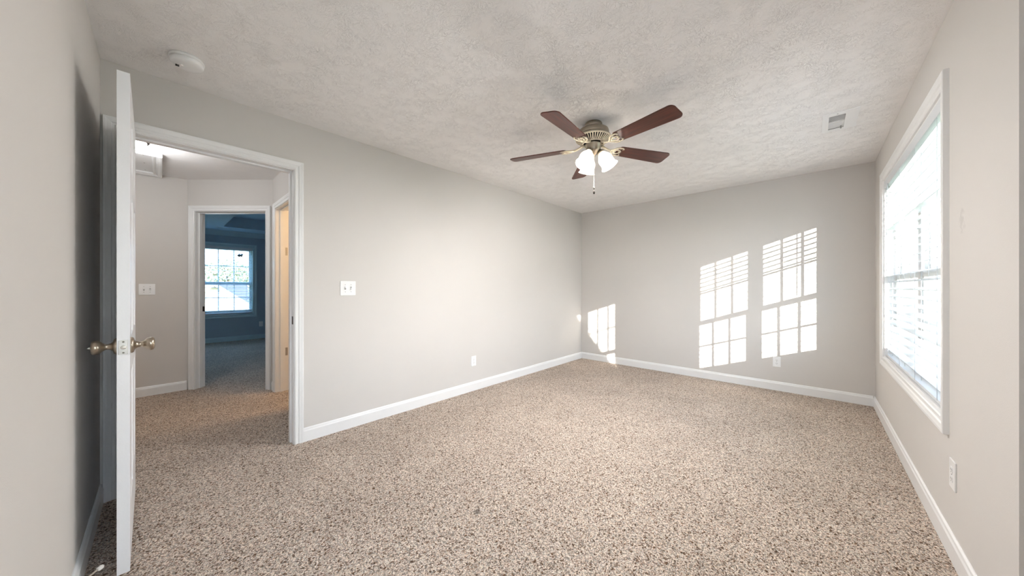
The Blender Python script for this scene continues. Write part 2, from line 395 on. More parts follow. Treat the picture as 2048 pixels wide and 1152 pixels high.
tag(MB().box((-2.99, -1.84, 0), (HX-.12, -1.72, H)).build('wall_hall_end', 'wall'), 'end wall of the hall', 'wall', kind='structure')
tag(MB().box((-4.74, 1.02, 0), (-4.62, 3.6, H)).build('wall_bath_left', 'wall'), 'side wall of the warm lit room', 'wall', kind='structure')
tag(MB().box((-4.62, 2.6, 0), (-2.99, 2.72, H)).build('wall_bath_back', 'wall'), 'back wall of the warm lit room', 'wall', kind='structure')
FX = -9.5
F_W = frame((FX, 0, 0), (0, 1, 0), (1, 0, 0))
FW0, FW1 = .535, 1.455
wall('wall_far', F_W, 3.6, .14, [(-1.3, -.38, WZ0, WZ1), (FW0, FW1, WZ0, WZ1)], m='wall_sky_tint', label='wall around the far window, skylight blue tinted into its colour', u_start=-1.72, h=2.7)
tag(MB().box((FX, 3.6, 0), (-4.62, 3.72, 2.7)).build('wall_far_right', 'wall_sky_tint'), 'right wall of the far room, skylight blue tinted into its colour', 'wall', kind='structure')
tag(MB().box((FX, -1.84, 0), (-5.48, -1.72, 2.7)).build('wall_far_left', 'wall_sky_tint'), 'left wall of the far room, skylight blue tinted into its colour', 'wall', kind='structure')
# far ceiling: low border, raised tray
b = MB()
TX, TY = -8.85, .88
b.box((FX-.14, -1.84, H), (TX, 3.72, H+.06)); b.box((TX, -1.84, H), (-5.48, TY, H+.06)); b.box((-5.9, TY, H), (-5.48, 3.72, H+.06))
b.box((TX, 3.1, H), (-5.9, 3.72, H+.06))
b.box((TX-.03, TY-.03, H+.22), (-5.87, 3.13, H+.27))
b.box((TX-.03, TY-.03, H+.06), (TX, 3.13, H+.22)); b.box((TX, TY-.03, H+.06), (-5.87, TY, H+.22))
b.box((-5.9, TY, H+.06), (-5.87, 3.13, H+.22)); b.box((TX, 3.1, H+.06), (-5.9, 3.13, H+.22))
tag(b.build('ceiling_far', 'ceil_sky_tint'), 'tray ceiling of the far room, skylight blue tinted into its colour', 'ceiling', kind='structure')
crown = [(0, 0), (0, -.11), (.012, -.11), (.02, -.095), (.06, -.035), (.08, -.02), (.085, 0)]
tag(MB().run(5.3, crown, frame((FX, -1.71, H), (0, 1, 0), (1, 0, 0))).build('trim_crown', 'trim_sky_tint'), 'crown moulding along the top of the far wall, tinted with blue skylight', 'crown moulding', kind='structure')

# ------------------------------------------------------------------ baseboards
bb = [(0, 0), (.014, 0), (.014, .080), (.010, .088), (.008, .098), (.003, .104), (0, .104)]
def base(name, F, u0, u1, label, m='trim'):
    o = MB().run(u1-u0, bb, F @ Matrix.Translation((u0, 0, 0))).build(name, m); tag(o, label, 'baseboard', kind='structure')
CW = .064
base('baseboard_left', F_L, DY1+CW+.001, YB-.0005, 'white baseboard along the long left wall')
base('baseboard_back', F_B, XL+.014, XR-.014, 'white baseboard below the sunlit back wall')
base('baseboard_right', F_R, 1.74, YB-.0005, 'white baseboard under the twin window')
base('baseboard_front', F_F, XL+.001, -.5, 'white baseboard behind the open door')
base('baseboard_alcove', F_A, -1.7, 1.73, 'white baseboard of the alcove')
base('baseboard_hall', frame((PA.x, 0, 0), (0, 1, 0), (1, 0, 0)), -1.7, PA.y-.006, 'white baseboard in the hall below the double switch')
base('baseboard_hall_right', F_H, .016, BU0-CW-.001, 'short white baseboard beside the warm lit doorway')
base('baseboard_far', F_W, -1.7, 3.59, 'baseboard below the far window', 'trim_sky_tint')

# ------------------------------------------------------------------ door frames
casing = [(0, 0), (0, .009), (.006, .013), (.014, .013), (.018, .010), (.026, .011), (.030, .015), (.044, .017), (.050, .019), (.057, .019), (.059, .016), (.059, 0)]
def door_frame(name, F, u0, u1, T, label, stop=-.05, backside=True):
    r = empty(name, F @ Vector((u0, 0, 0))); tag(r, label, 'door frame', kind='structure')
    inv = Matrix.Translation(-(F @ Vector((u0, 0, 0)))) @ F
    c = MB().moulding(u0-.005, u1+.005, 0, DZ+.005, casing, inv, closed=False); c.build('casing', 'trim', r)
    if backside:
        Fb = inv @ Matrix.Translation((0, 0, -T)) @ Matrix.Scale(-1, 4, (0, 0, 1))
        MB().moulding(u0-.005, u1+.005, 0, DZ+.005, casing, Fb, closed=False).build('casing', 'trim', r)
    j = MB()
    j.box((u0-.018, 0, -T), (u0, DZ+.018, 0), inv); j.box((u1, 0, -T), (u1+.018, DZ+.018, 0), inv); j.box((u0, DZ, -T), (u1, DZ+.018, 0), inv)
    j.build('jamb', 'trim', r)
    s = MB()
    s.box((u0, 0, stop-.035), (u0+.011, DZ, stop), inv); s.box((u1-.011, 0, stop-.035), (u1, DZ, stop), inv); s.box((u0+.011, DZ-.011, stop-.035), (u1-.011, DZ, stop), inv)
    s.build('stop', 'trim', r)
    return r, inv
tr1, I1 = door_frame('trim_1', F_L, DY0, DY1, .115, 'white casing and jamb around the bedroom doorway')
p = MB(); p.box((DY1-.0015, .905, -.036), (DY1+.001, .965, -.004), I1); p.box((DY1-.0018, .922, -.027), (DY1, .948, -.013), I1)
tag(p.build('strike_plate', 'bronze', tr1), 'small dark metal strike plate')
for z in (.20, 1.02, 1.82):
    h = MB(); h.tube([I1 @ Vector((DY0+.001, z-.045, .005)), I1 @ Vector((DY0+.001, z+.045, .005))], .006); h.box((DY0-.0005, z-.045, -.034), (DY0+.002, z+.045, 0), I1)
    h.build('hinge', 'nickel_plate', tr1)
tr2, I2 = door_frame('trim_2', F_G, G0, G1, .12, 'white casing around the angled doorway to the blue room', stop=-.045)
p = MB(); p.box((G0-.001, .90, -.115), (G0+.002, .96, -.085), I2); tag(p.build('strike_plate', 'bronze', tr2), 'small dark metal strike plate')
tr3, I3 = door_frame('trim_3', F_H, BU0, BU1, .115, 'white casing of the warm lit doorway at the hall corner', stop=-.04)
for z in (.45, 1.60):
    p = MB(); p.box((BU0-.001, z-.045, -.112), (BU0+.002, z+.045, -.09), I3); p.build('hinge', 'nickel_plate', tr3)

# ------------------------------------------------------------------ the open six panel door
def door_leaf():
    W, Hh, T = .806, 2.048, .035
    r = empty('door_1', (XL+.004, -.133, .015), math.radians(.9))
    tag(r, 'white six-panel bedroom door standing open, seen edge-on', 'door', kind='structure')
    st = .112; mid = .10; b = MB()
    cols = [(st, W/2-mid/2), (W/2+mid/2, W-st)]
    rows = [(.24, .80), (.96, 1.58), (1.68, 1.935)]
    # stiles and rails
    b.box((0, 0, 0), (st, T, Hh)); b.box((W-st, 0, 0), (W, T, Hh))
    zz = [0] + [v for rr in rows for v in rr] + [Hh]
    for i in range(0, len(zz), 2): b.box((st, 0, zz[i]), (W-st, T, zz[i+1]))
    for (z0, z1) in rows: b.box((W/2-mid/2, 0, z0), (W/2+mid/2, T, z1))
    # recessed panels with a sloped, raised field
    for (x0, x1) in cols:
        for (z0, z1) in rows:
            b.box((x0, .010, z0), (x1, T-.010, z1))
            for side in (0, 1):
                t = bmesh.new()
                y_in, y_out = ((.010, .003) if side == 0 else (T-.010, T-.003))
                A = [t.verts.new(v) for v in ((x0+.018, y_in, z0+.018), (x1-.018, y_in, z0+.018), (x1-.018, y_in, z1-.018), (x0+.018, y_in, z1-.018))]
                B = [t.verts.new(v) for v in ((x0+.055, y_out, z0+.055), (x1-.055, y_out, z0+.055), (x1-.055, y_out, z1-.055), (x0+.055, y_out, z1-.055))]
                t.faces.new(B)
                for k in range(4): t.faces.new((A[k], A[(k+1) % 4], B[(k+1) % 4], B[k]))
                bmesh.ops.recalc_face_normals(t, faces=list(t.faces))
                b.merge(t)
                # ogee sticking round the recess
                t2 = MB(); S = 1 if side else -1
                face = T if side else 0
                Fm = Matrix(((1, 0, 0, 0), (0, 0, S, face), (0, 1, 0, 0), (0, 0, 0, 1)))
                b.moulding(x0+.013, x1-.013, z0+.013, z1-.013, [(0, -.010), (.004, -.006), (.009, -.0045), (.013, 0), (.013, -.010)], Fm)
    b.build('door_slab', 'door', r)
    kz, kx = .923, W-.062
    knob = [(0, -.001), (.033, -.001), (.034, .004), (.031, .009), (.020, .012), (.014, .018), (.0115, .026), (.012, .032), (.016, .038),
            (.023, .044), (.0275, .051), (.029, .058), (.027, .065), (.021, .0685), (.012, .0695), (0, .069)]
    for side in (1, -1):
        Mk = Matrix.Translation((kx, T if side == 1 else 0, kz)) @ Matrix.Rotation(-PI/2*side, 4, 'X')
        o = MB().lathe(knob, Mk).build('door_knob', 'nickel', r)
        if side == -1:
            MB().lathe([(.006, .068), (.004, .074), (0, .080)], Mk, n=16).build('lock_button', 'latch', o)
    b = MB(); b.box((W-.0005, T/2-.0125, kz-.029), (W+.0016, T/2+.0125, kz+.029), bevel=.0007)
    pl = b.build('latch_plate', 'nickel_plate', r)
    b = MB(); b.lathe([(0, 0), (.0085, 0), (.0082, .004), (.006, .0075), (0, .008)], Matrix.Translation((W+.0016, T/2, kz)) @ Matrix.Rotation(PI/2, 4, 'Y'), n=20)
    b.build('latch_bolt', 'latch', pl)
    for dz in (-.022, .022):
        MB().lathe([(0, .0009), (.003, .0008), (.0034, 0)], Matrix.Translation((W+.0016, T/2, kz+dz)) @ Matrix.Rotation(PI/2, 4, 'Y'), n=12).build('screw', 'duct', pl)
door_leaf()

# rod door stop on the near baseboard
ds = empty('door_stop', (-2.035, YF+.014, .060)); ds.rotation_euler = (R(10), 0, R(38)); tag(ds, 'white-tipped rod door stop screwed to the baseboard behind the door', 'door stop')
MB().lathe([(0, 0), (.012, 0), (.012, .003), (.005, .006), (.0032, .008), (.0032, .058), (0, .058)], Matrix.Rotation(-PI/2, 4, 'X'), n=14).build('rod', 'spring', ds)
MB().lathe([(0, .056), (.007, .056), (.0085, .060), (.0085, .068), (.006, .073), (0, .074)], Matrix.Rotation(-PI/2, 4, 'X'), n=16).build('rubber_tip', 'rubber', ds)

# ------------------------------------------------------------------ windows
wcasing = [(0, 0), (0, .010), (.006, .014), (.016, .014), (.020, .011), (.028, .012), (.034, .017), (.046, .019), (.054, .021), (.066, .021), (.068, .018), (.068, 0)]
def window(name, F, u0, u1, v0, v1, nunits, label, m='trim', T=.14):
    o0 = F @ Vector((u0, v0, 0)); r = empty(name, o0); tag(r, label, 'window', kind='structure')
    I = Matrix.Translation(-o0) @ F
    MB().moulding(u0, u1, v0, v1, wcasing, I).build('casing', m, r)
    j = MB(); t = .012
    j.box((u0, v0, -T), (u0+t, v1, 0), I); j.box((u1-t, v0, -T), (u1, v1, 0), I); j.box((u0+t, v0, -T), (u1-t, v0+t, 0), I); j.box((u0+t, v1-t, -T), (u1-t, v1, 0), I)
    j.build('jamb', m, r)
    mull = .06; W = (u1-u0-2*t-mull*(nunits-1))/nunits
    if nunits == 2:
        c = (u0+u1)/2; MB().box((c-mull/2, v0+t, -T), (c+mull/2, v1-t, -.058), I).build('mullion', m, r)
    vm = 1.28; glass = []
    for k in range(nunits):
        a = u0+t+k*(W+mull); c = a+W; f = .022
        fr = MB()
        for bx in (((a, v0+t), (a+f, v1-t)), ((c-f, v0+t), (c, v1-t)), ((a+f, v0+t), (c-f, v0+t+.03)), ((a+f, v1-t-.03), (c-f, v1-t))):
            fr.box((bx[0][0], bx[0][1], -.125), (bx[1][0], bx[1][1], -.06), I)
        fr.build('window_frame', m, r)
        for (z0, z1, n0, n1) in ((v0+t+.03, vm+.005, -.088, -.064), (vm-.025, v1-t-.03, -.116, -.092)):
            s = MB(); low = n0 > -.09
            q = .03; br = .055; tr_ = .035 if low else .04
            x0, x1 = a+f, c-f
            s.box((x0, z0, n0), (x0+q, z1, n1), I); s.box((x1-q, z0, n0), (x1, z1, n1), I)
            s.box((x0+q, z0, n0), (x1-q, z0+br, n1), I); s.box((x0+q, z1-tr_, n0), (x1-q, z1, n1), I)
            gx0, gx1, gz0, gz1 = x0+q, x1-q, z0+br, z1-tr_
            mm = (n0+n1)/2
            for i in (1, 2):
                x = gx0+(gx1-gx0)*i/3; s.box((x-.009, gz0, mm-.008), (x+.009, gz1, mm+.008), I)
            zc = (gz0+gz1)/2; s.box((gx0, zc-.009, mm-.0075), (gx1, zc+.009, mm+.0075), I)
            so = s.build('sash', m, r)
            MB().box((gx0, gz0, mm-.0015), (gx1, gz1, mm+.0015), I).build('glass_pane', 'glass', so)
            if low:
                for uu in (.3, .7):
                    MB().box((x0+(x1-x0)*uu-.025, z1-.004, n0+.004), (x0+(x1-x0)*uu+.025, z1+.010, n1-.002), I).build('sash_lock', m, so)
    return r

def blind(F, u0, u1, v0, v1, label, tilt, pitch=.055, wand_u=None, m='blind', cords=(.12, .5, .88)):
    o0 = F @ Vector(((u0+u1)/2, v1, -.03)); r = empty('window_blind', o0); tag(r, label, 'window blind')
    I = Matrix.Translation(-o0) @ F
    MB().box((u0, v1-.045, -.055), (u1, v1, -.006), I).build('headrail', m, r)
    MB().box((u0-.002, v1-.062, -.006), (u1+.002, v1-.001, .002), I, bevel=.001).build('valance', m, r)
    b = MB(); z = v1-.062-pitch*.6; zs = []
    while z > v0+.03:
        a = tilt(z)
        Ms = I @ Matrix.Translation((0, z, -.030)) @ Matrix.Rotation(a, 4, 'X')
        t = bmesh.new()
        # gently crowned slat
        W = .05; n = 4; pr = [(-W/2+W*i/n, .0025*(1-(2*i/n-1)**2)) for i in range(n+1)]
        top = [(x, y+.0028) for x, y in pr]; loop = pr+list(reversed(top))
        A = [t.verts.new((u0+.004, y, x)) for x, y in loop]; B = [t.verts.new((u1-.004, y, x)) for x, y in loop]
        for k in range(len(loop)): t.faces.new((A[k], A[(k+1) % len(loop)], B[(k+1) % len(loop)], B[k]))
        t.faces.new(A); t.faces.new(B); bmesh.ops.recalc_face_normals(t, faces=list(t.faces))
        b.merge(t, Ms); zs.append(z); z -= pitch
    b.build('slats', m, r)
    MB().box((u0+.004, v0+.004, -.052), (u1-.004, v0+.022, -.008), I, bevel=.002).build('bottom_rail', m, r)
    for c in cords:
        u = u0+(u1-u0)*c; cb = MB()
        for n_ in (-.056, -.004): cb.tube([I @ Vector((u, v0+.02, n_)), I @ Vector((u, v1-.04, n_))], .0012, n=6)
        cb.tube([I @ Vector((u+.008, v0+.02, -.03)), I @ Vector((u+.008, v1-.04, -.03))], .0012, n=6)
        cb.build('ladder_cord', m, r)
    if wand_u is not None:
        MB().tube([I @ Vector((wand_u, v1-.06, .008)), I @ Vector((wand_u, v1-.80, .010))], .005, n=8).build('tilt_wand', m, r)
    return r

window('window_1', F_R, WY0, WY1, WZ0, WZ1, 2, 'twin double-hung white window in the right wall')
blind(F_R, WY0+.016, WY1-.016, WZ0+.012, WZ1-.012, 'white wooden slat blind across the twin window in the right wall',
      lambda z: R(2) if z > 1.62 else R(18), wand_u=WY1-.22, cords=(.08, .36, .64, .92))
window('window_2', F_A, AW0, AW1, WZ0, WZ1, 2, 'unseen double-hung alcove window beside the camera, second unit added for light')  # unit behind the camera added to brighten the long left wall
blind(F_A, AW0+.016, AW1-.016, WZ0+.012, WZ1-.012, 'white slat blind in the alcove window beside the camera', lambda z: R(13))
window('window_3', F_W, FW0, FW1, WZ0, WZ1, 1, 'double-hung window with grid in the far blue room', m='trim_sky_tint')
blind(F_W, FW0+.016, FW1-.016, WZ0+.012, WZ1-.012, 'slat blind in the far window seen through two doorways', lambda z: R(9), pitch=.062, m='blind')
window('added_window_4', F_W, -1.3, -.38, WZ0, WZ1, 1, 'unseen left window added to light the far room', m='trim_sky_tint')  # added out of view to let more daylight into the far room
# torn dark scrap on the far glass
sc = MB().poly([(-.055, -.02), (-.02, -.045), (.01, -.03), (.03, -.05), (.045, -.01), (.06, .03), (.02, .035), (.0, .02), (-.01, .045), (-.04, .01)], 0, .004,
               frame((FX-.1005, 1.235, 1.93), (0, 1, 0), (1, 0, 0))).build('dark_scrap', 'dark', loc=(FX-.1, 1.235, 1.93))
tag(sc, 'small dark ragged scrap on the upper right of the far window', 'scrap')

# ------------------------------------------------------------------ switches and outlets
def plate(name, F, u, v, w, h, label, cat, kind):
    o0 = F @ Vector((u, v, 0)); r = empty(name, o0); tag(r, label, cat)
    I = Matrix.Translation(-o0) @ F @ Matrix.Translation((u, v, 0))
    MB().box((-w/2, -h/2, 0), (w/2, h/2, .006), I, bevel=.0022).build('cover_plate', 'plastic', r)
    if kind == 'switch':
        for s, up in ((-.023, 1), (.023, -1)):
            MB().box((s-.006, -.012, .0055), (s+.006, .012, .0068), I).build('toggle_slot', 'plastic_shade', r)
            MB().box((s-.0045, -.008, 0), (s+.0045, .008, .014), I @ Matrix.Translation((0, .002*up, .004)) @ Matrix.Rotation(R(-25*up), 4, 'X'), bevel=.0015).build('toggle', 'plastic', r)
            for vv in (-.030, .030): MB().lathe([(0, .0012), (.0028, .001), (.003, 0)], I @ Matrix.Translation((s, vv, .006)), n=12).build('screw', 'plastic_shade', r)
    else:
        for vv in (-.0195, .0195):
            b = MB(); pts = [(.0165*math.cos(a)*1.0, max(-.0135, min(.0135, .0175*math.sin(a)))) for a in [2*PI*i/24 for i in range(24)]]
            b.poly(pts, .0055, .0078, I @ Matrix.Translation((0, vv, 0)))
            rc = b.build('receptacle', 'plastic', r)
            b = MB()
            for x, hh in ((-.0065, .0045), (.0065, .0038)): b.box((x-.001, vv-hh+.002, .0077), (x+.001, vv+hh+.002, .0081), I)
            b.lathe([(0, .0004), (.0022, .0003), (.0022, 0)], I @ Matrix.Translation((0, vv-.008, .0077)), n=10)
            b.build('slot', 'dark', rc)
        MB().lathe([(0, .0012), (.0028, .001), (.003, 0)], I @ Matrix.Translation((0, 0, .006)), n=12).build('screw', 'plastic_shade', r)
    return r
plate('light_switch', F_L, 1.072, 1.178, .122, .120, 'white double light switch on the long wall right of the bedroom doorway', 'light switch', 'switch')
plate('light_switch', frame((PA.x, 0, 0), (0, 1, 0), (1, 0, 0)), -.10, 1.165, .122, .120, 'white double light switch on the hall wall beside the open door edge', 'light switch', 'switch')
plate('wall_outlet', F_L, 2.451, .339, .072, .117, 'white outlet low on the long left wall', 'outlet', 'outlet')
plate('wall_outlet', F_B, -.31, .33, .072, .117, 'white outlet low on the back wall under the sun patches', 'outlet', 'outlet')
plate('wall_outlet', F_R, 2.352, .365, .080, .125, 'white outlet on the right wall nearer than the window', 'outlet', 'outlet')
plate('wall_outlet', F_W, 1.60, .34, .072, .117, 'bluish outlet right of the far window', 'outlet', 'outlet')

# ------------------------------------------------------------------ smoke detector
sd = empty('smoke_detector', (-2.53, .10, H)); tag(sd, 'round white smoke detector on the ceiling near the door', 'smoke detector')
MB().lathe([(0, 0), (.071, 0), (.072, -.010), (.069, -.013), (.062, -.014), (0, -.014)], n=48).build('mounting_base', 'plastic', sd)
MB().lathe([(0, -.013), (.064, -.013), (.068, -.017), (.067, -.032), (.060, -.039), (.045, -.042), (0, -.043)], n=48).build('cover', 'plastic', sd)
MB().lathe([(0, -.042), (.008, -.042), (.008, -.046), (.006, -.048), (0, -.048)], Matrix.Translation((.0, -.022, 0)), n=20).build('test_button', 'plastic', sd)
b = MB()
for i in range(4): b.box((-.030+.006*i, -.045, -.0432), (-.027+.006*i, -.030, -.0405))
b.build('sounder_slots', 'dark', sd)

# ------------------------------------------------------------------ ceiling register
vr = empty('ceiling_vent', (.145, 3.47, H)); tag(vr, 'white air register in the ceiling near the twin window', 'vent')
b = MB(); ox, oy = .145, 3.47
X0, X1, Y0, Y1 = .05-ox, .24-ox, 3.29-oy, 3.66-oy
x0, x1, y0, y1 = VX0-ox, VX1-ox, VY0-oy, VY1-oy
for a, c in (((X0, Y0), (x0, Y1)), ((x1, Y0), (X1, Y1)), ((x0, Y0), (x1, y0)), ((x0, y1), (x1, Y1))): b.box((a[0], a[1], -.005), (c[0], c[1], 0))
b.build('face_plate', 'plastic', vr)
b = MB()
b.box((x0-.003, y0-.003, .10), (x1+.003, y1+.003, .104))
for a, c in (((x0-.003, y0-.003), (x0, y1+.003)), ((x1, y0-.003), (x1+.003, y1+.003)), ((x0, y0-.003), (x1, y0)), ((x0, y1), (x1, y1+.003))): b.box((a[0], a[1], .0), (c[0], c[1], .10))
b.build('duct_boot', 'duct', vr)
b = MB(); yc = (y0+y1)/2
b.box((x0, yc-.004, -.006), (x1, yc+.004, .012))
b.build('divider', 'plastic', vr)
b = MB()
for i in range(9):
    y = yc+.014+i*.0135
    b.box((x0, -.0006, -.008), (x1, .0006, .008), Matrix.Translation((0, y, .006)) @ Matrix.Rotation(R(38), 4, 'X'))
    y = yc-.014-i*.0135
    b.box((x0, -.0006, -.008), (x1, .0006, .008), Matrix.Translation((0, y, .006)) @ Matrix.Rotation(R(-38), 4, 'X'))
b.build('louvers', 'plastic', vr)
MB().box((x1-.02, yc+.10, -.02), (x1-.012, yc+.112, .0)).build('damper_lever', 'plastic_shade', vr)
MB().lathe([(0, -.0065), (.004, -.006), (.0042, -.005)], Matrix.Translation(((x0+x1)/2, Y0+.025, 0)), n=12).build('screw', 'plastic_shade', vr)

# ------------------------------------------------------------------ ceiling fan
FZ = 2.24
fan = empty('ceiling_fan', (-1.238, 2.255, H)); tag(fan, 'five-blade ceiling fan with cherry blades and frosted light shades', 'ceiling fan')
Z = lambda z: z-H
MB().lathe([(0, 0), (.062, 0), (.066, -.006), (.064, -.030), (.058, -.042), (.056, -.050), (0, -.050)], n=40).build('canopy', 'pewter', fan)
MB().lathe([(0, -.040), (.070, -.042), (.098, -.048), (.112, -.058), (.116, -.070), (.116, -.090), (.112, -.096), (.124, -.100), (.130, -.106), (.130, -.112), (.112, -.116), (0, -.116)], n=56).build('motor_housing', 'pewter', fan)
# slotted lower vent ring
b = MB(); n = 40
b.lathe([(.128, -.112), (.134, -.114), (.134, -.122), (.128, -.124)], n=56)
b.lathe([(.076, -.158), (.084, -.160), (.084, -.152), (.076, -.150)], n=56)
for i in range(n):
    a = 2*PI*i/n
    b.box((0, -.0034, -.002), (.064, .0034, .002), Matrix.Rotation(a, 4, 'Z') @ Matrix.Translation((.076, 0, -.154)) @ Matrix.Rotation(-math.atan2(.038, .054), 4, 'Y'))
b.build('vent_ring', 'cream_metal', fan)
MB().lathe([(.118, -.114), (.070, -.148), (0, -.150)], n=48).build('motor_core', 'dark', fan)
MB().lathe([(0, -.140), (.045, -.140), (.060, -.158), (.062, -.164), (.055, -.168), (.055, -.205), (.050, -.216), (.034, -.232), (.020, -.238), (.012, -.246), (.010, -.256), (0, -.258)], n=40).build('light_fitter', 'pewter', fan)
# blades with scrolled irons
def blade_outline():
    pts = []
    r0, r1, w0, w1 = .205, .665, .055, .070
    for (cx, cy, rr, a0) in ((r0+.03, -w0+.03, .03, PI), (r1-.035, -w1+.035, .035, 1.5*PI), (r1-.035, w1-.035, .035, 0), (r0+.03, w0-.03, .03, .5*PI)):
        for k in range(7):
            a = a0+(PI/2)*k/6; pts.append((cx+rr*math.cos(a), cy+rr*math.sin(a)))
    return pts
blade_me = None; iron_me = None
for k in range(5):
    ang = R(59+72*k)
    if blade_me is None:
        bo = MB().poly(blade_outline(), -.0035, .0035, bevel=.0012).build('blade', 'blade', fan); blade_me = bo.data
        b = MB()
        b.tube([(.075, 0, .020), (.105, 0, .006), (.135, 0, -.004), (.165, 0, -.008)], [.011, .009, .008, .008], n=10)
        for s in (1, -1):
            b.tube([(.150, 0, -.007), (.170, s*.020, -.008), (.185, s*.038, -.008), (.205, s*.046, -.007), (.235, s*.045, -.007), (.248, s*.036, -.007), (.240, s*.026, -.007)], [.007, .0065, .006, .006, .0055, .005, .004], n=8)
            b.tube([(.165, 0, -.007), (.185, s*.012, -.008), (.205, s*.022, -.008), (.225, s*.016, -.007), (.238, s*.004, -.007)], [.006, .0055, .005, .005, .004], n=8)
        for x, y in ((.225, 0), (.215, .044), (.215, -.044)):
            b.lathe([(0, -.014), (.007, -.012), (.008, -.004), (0, -.003)], Matrix.Translation((x, y, 0)), n=14)
        io = b.build('blade_iron', 'cream_metal', fan); iron_me = io.data
    else:
        bo = bpy.data.objects.new('blade', blade_me); C.objects.link(bo); bo.parent = fan
        io = bpy.data.objects.new('blade_iron', iron_me); C.objects.link(io); io.parent = fan
    for o in (bo, io):
        o.location = (0, 0, Z(FZ+.02)); o.rotation_euler = Matrix.Rotation(ang, 3, 'Z').to_euler()
        mm = Matrix.Rotation(ang, 3, 'Z') @ Matrix.Rotation(R(1.2), 3, 'Y') @ Matrix.Rotation(R(-12), 3, 'X')
        o.rotation_euler = mm.to_euler()
# three bell shades
shade_prof = [(.024, 0), (.027, .010), (.034, .022), (.046, .040), (.053, .058), (.054, .075), (.052, .092), (.054, .108), (.061, .122), (.066, .128)]
full = shade_prof+[(.064, .129)]+[(r-.003, z) for r, z in reversed(shade_prof)]
for k, az in enumerate((-95, 25, 145)):
    d = R(az); tilt_ = R(30)
    Mx = Matrix.Rotation(d, 4, 'Z') @ Matrix.Translation((.052, 0, -.222)) @ Matrix.Rotation(PI-tilt_, 4, 'Y')
    arm = MB(); arm.lathe([(0, -.030), (.012, -.030), (.013, -.012), (.022, -.004), (.028, .004), (.028, .012), (.024, .013), (0, .013)], Mx, n=24); ar = arm.build('shade_holder', 'pewter', fan)
    sh = MB().lathe(full, Mx @ Matrix.Translation((0, 0, .008)), n=40).build('lamp_shade', 'shade', fan)
    MB().lathe([(0, .012), (.012, .014), (.014, .030), (.024, .050), (.028, .066), (.024, .084), (.012, .093), (0, .095)], Mx, n=24).build('bulb', 'bulb', sh)
    ld = bpy.data.lights.new('fan_bulb_light', 'POINT'); ld.energy = 11; ld.color = (1, .98, .96); ld.shadow_soft_size = .03
    lo = bpy.data.objects.new('fan_bulb_light', ld); C.objects.link(lo); lo.location = Matrix.Translation(fan.location) @ Mx @ Vector((0, 0, .105))
b = MB()
b.tube([(.012, -.012, -.25), (.012, -.012, -.49)], .0012, n=6)
for i in range(40): b.lathe([(0, .0022), (.0019, .001), (.0019, -.001), (0, -.0022)], Matrix.Translation((.012, -.012, -.25-.006*i)), n=8)
b.build('pull_chain', 'chain', fan)
pc = MB().lathe([(0, -.488), (.004, -.490), (.005, -.500), (.003, -.510), (.002, -.512), (.006, -.520), (.008, -.532), (.006, -.543), (0, -.546)], Matrix.Translation((.012, -.012, 0)), n=16).build('chain_fob', 'fob', fan)

# ------------------------------------------------------------------ hall ceiling: attic hatch and dome light
ah = empty('attic_hatch', (-4.92, -.40, H)); tag(ah, 'white trimmed attic hatch on the hall ceiling', 'attic hatch')
Ih = Matrix(((1, 0, 0, 0), (0, 1, 0, 0), (0, 0, -1, 0), (0, 0, 0, 1)))
MB().moulding(-.345, .345, -.33, .345, [(o, h*1.6) for o, h in wcasing], Ih).build('frame', 'trim', ah)
b = MB(); b.box((-.345, -.33, -.006), (.345, .345, 0)); b.build('panel', 'trim', ah)
for x in (-.28, 0, .28):
    for y in (-.27, .29): MB().lathe([(0, -.008), (.006, -.0075), (.007, -.006)], Matrix.Translation((x, y, 0)), n=12).build('screw', 'nickel_plate', ah)
def dome_light(loc, label):
    hl = empty('dome_light', loc); tag(hl, label, 'ceiling light')
    MB().lathe([(0, 0), (.135, 0), (.14, -.010), (.135, -.022), (.120, -.024), (0, -.024)], n=40).build('base_ring', 'bronze', hl)
    MB().lathe([(.122, -.022), (.120, -.040), (.105, -.065), (.075, -.084), (.04, -.093), (0, -.096)], n=40).build('dome', 'dome', hl)
    MB().lathe([(0, -.094), (.010, -.095), (.012, -.102), (.006, -.110), (0, -.112)], n=16).build('finial', 'bronze', hl)
dome_light((-4.20, -.20, H), 'bright dome light on the hall ceiling beside the open door')
dome_light((.15, -.95, H), 'added dome light, unseen fill from the recess behind the camera')  # added fixture around the fill light in the recess
ld = bpy.data.lights.new('recess_fill_light', 'POINT'); ld.energy = 2; ld.color = (1, 1, 1); ld.shadow_soft_size = .1  # fill added behind the camera, source unseen
lo = bpy.data.objects.new('recess_fill_light', ld); C.objects.link(lo); lo.location = (.15, -.95, 2.24)

ld = bpy.data.lights.new('hall_light', 'POINT'); ld.energy = 2.9; ld.color = (.97, .99, 1); ld.shadow_soft_size = .1
lo = bpy.data.objects.new('hall_light', ld); C.objects.link(lo); lo.location = (-4.20, -.20, 2.26)
ld = bpy.data.lights.new('bathroom_light', 'POINT'); ld.energy = 5.5; ld.color = (1, .66, .34); ld.shadow_soft_size = .08
lo = bpy.data.objects.new('bathroom_light', ld); C.objects.link(lo); lo.location = (-3.6, 1.9, 2.1)
fv = MB(); fv.box((-.06, -.15, -.004), (.06, .15, 0))
for i in range(8): fv.box((-.05, -.13+.034*i, -.007), (.05, -.118+.034*i, -.004))
o = fv.build('ceiling_vent', 'trim_sky_tint'); o.location = (-9.05, .93, H); tag(o, 'small pale register on the blue room ceiling above the far window', 'vent')

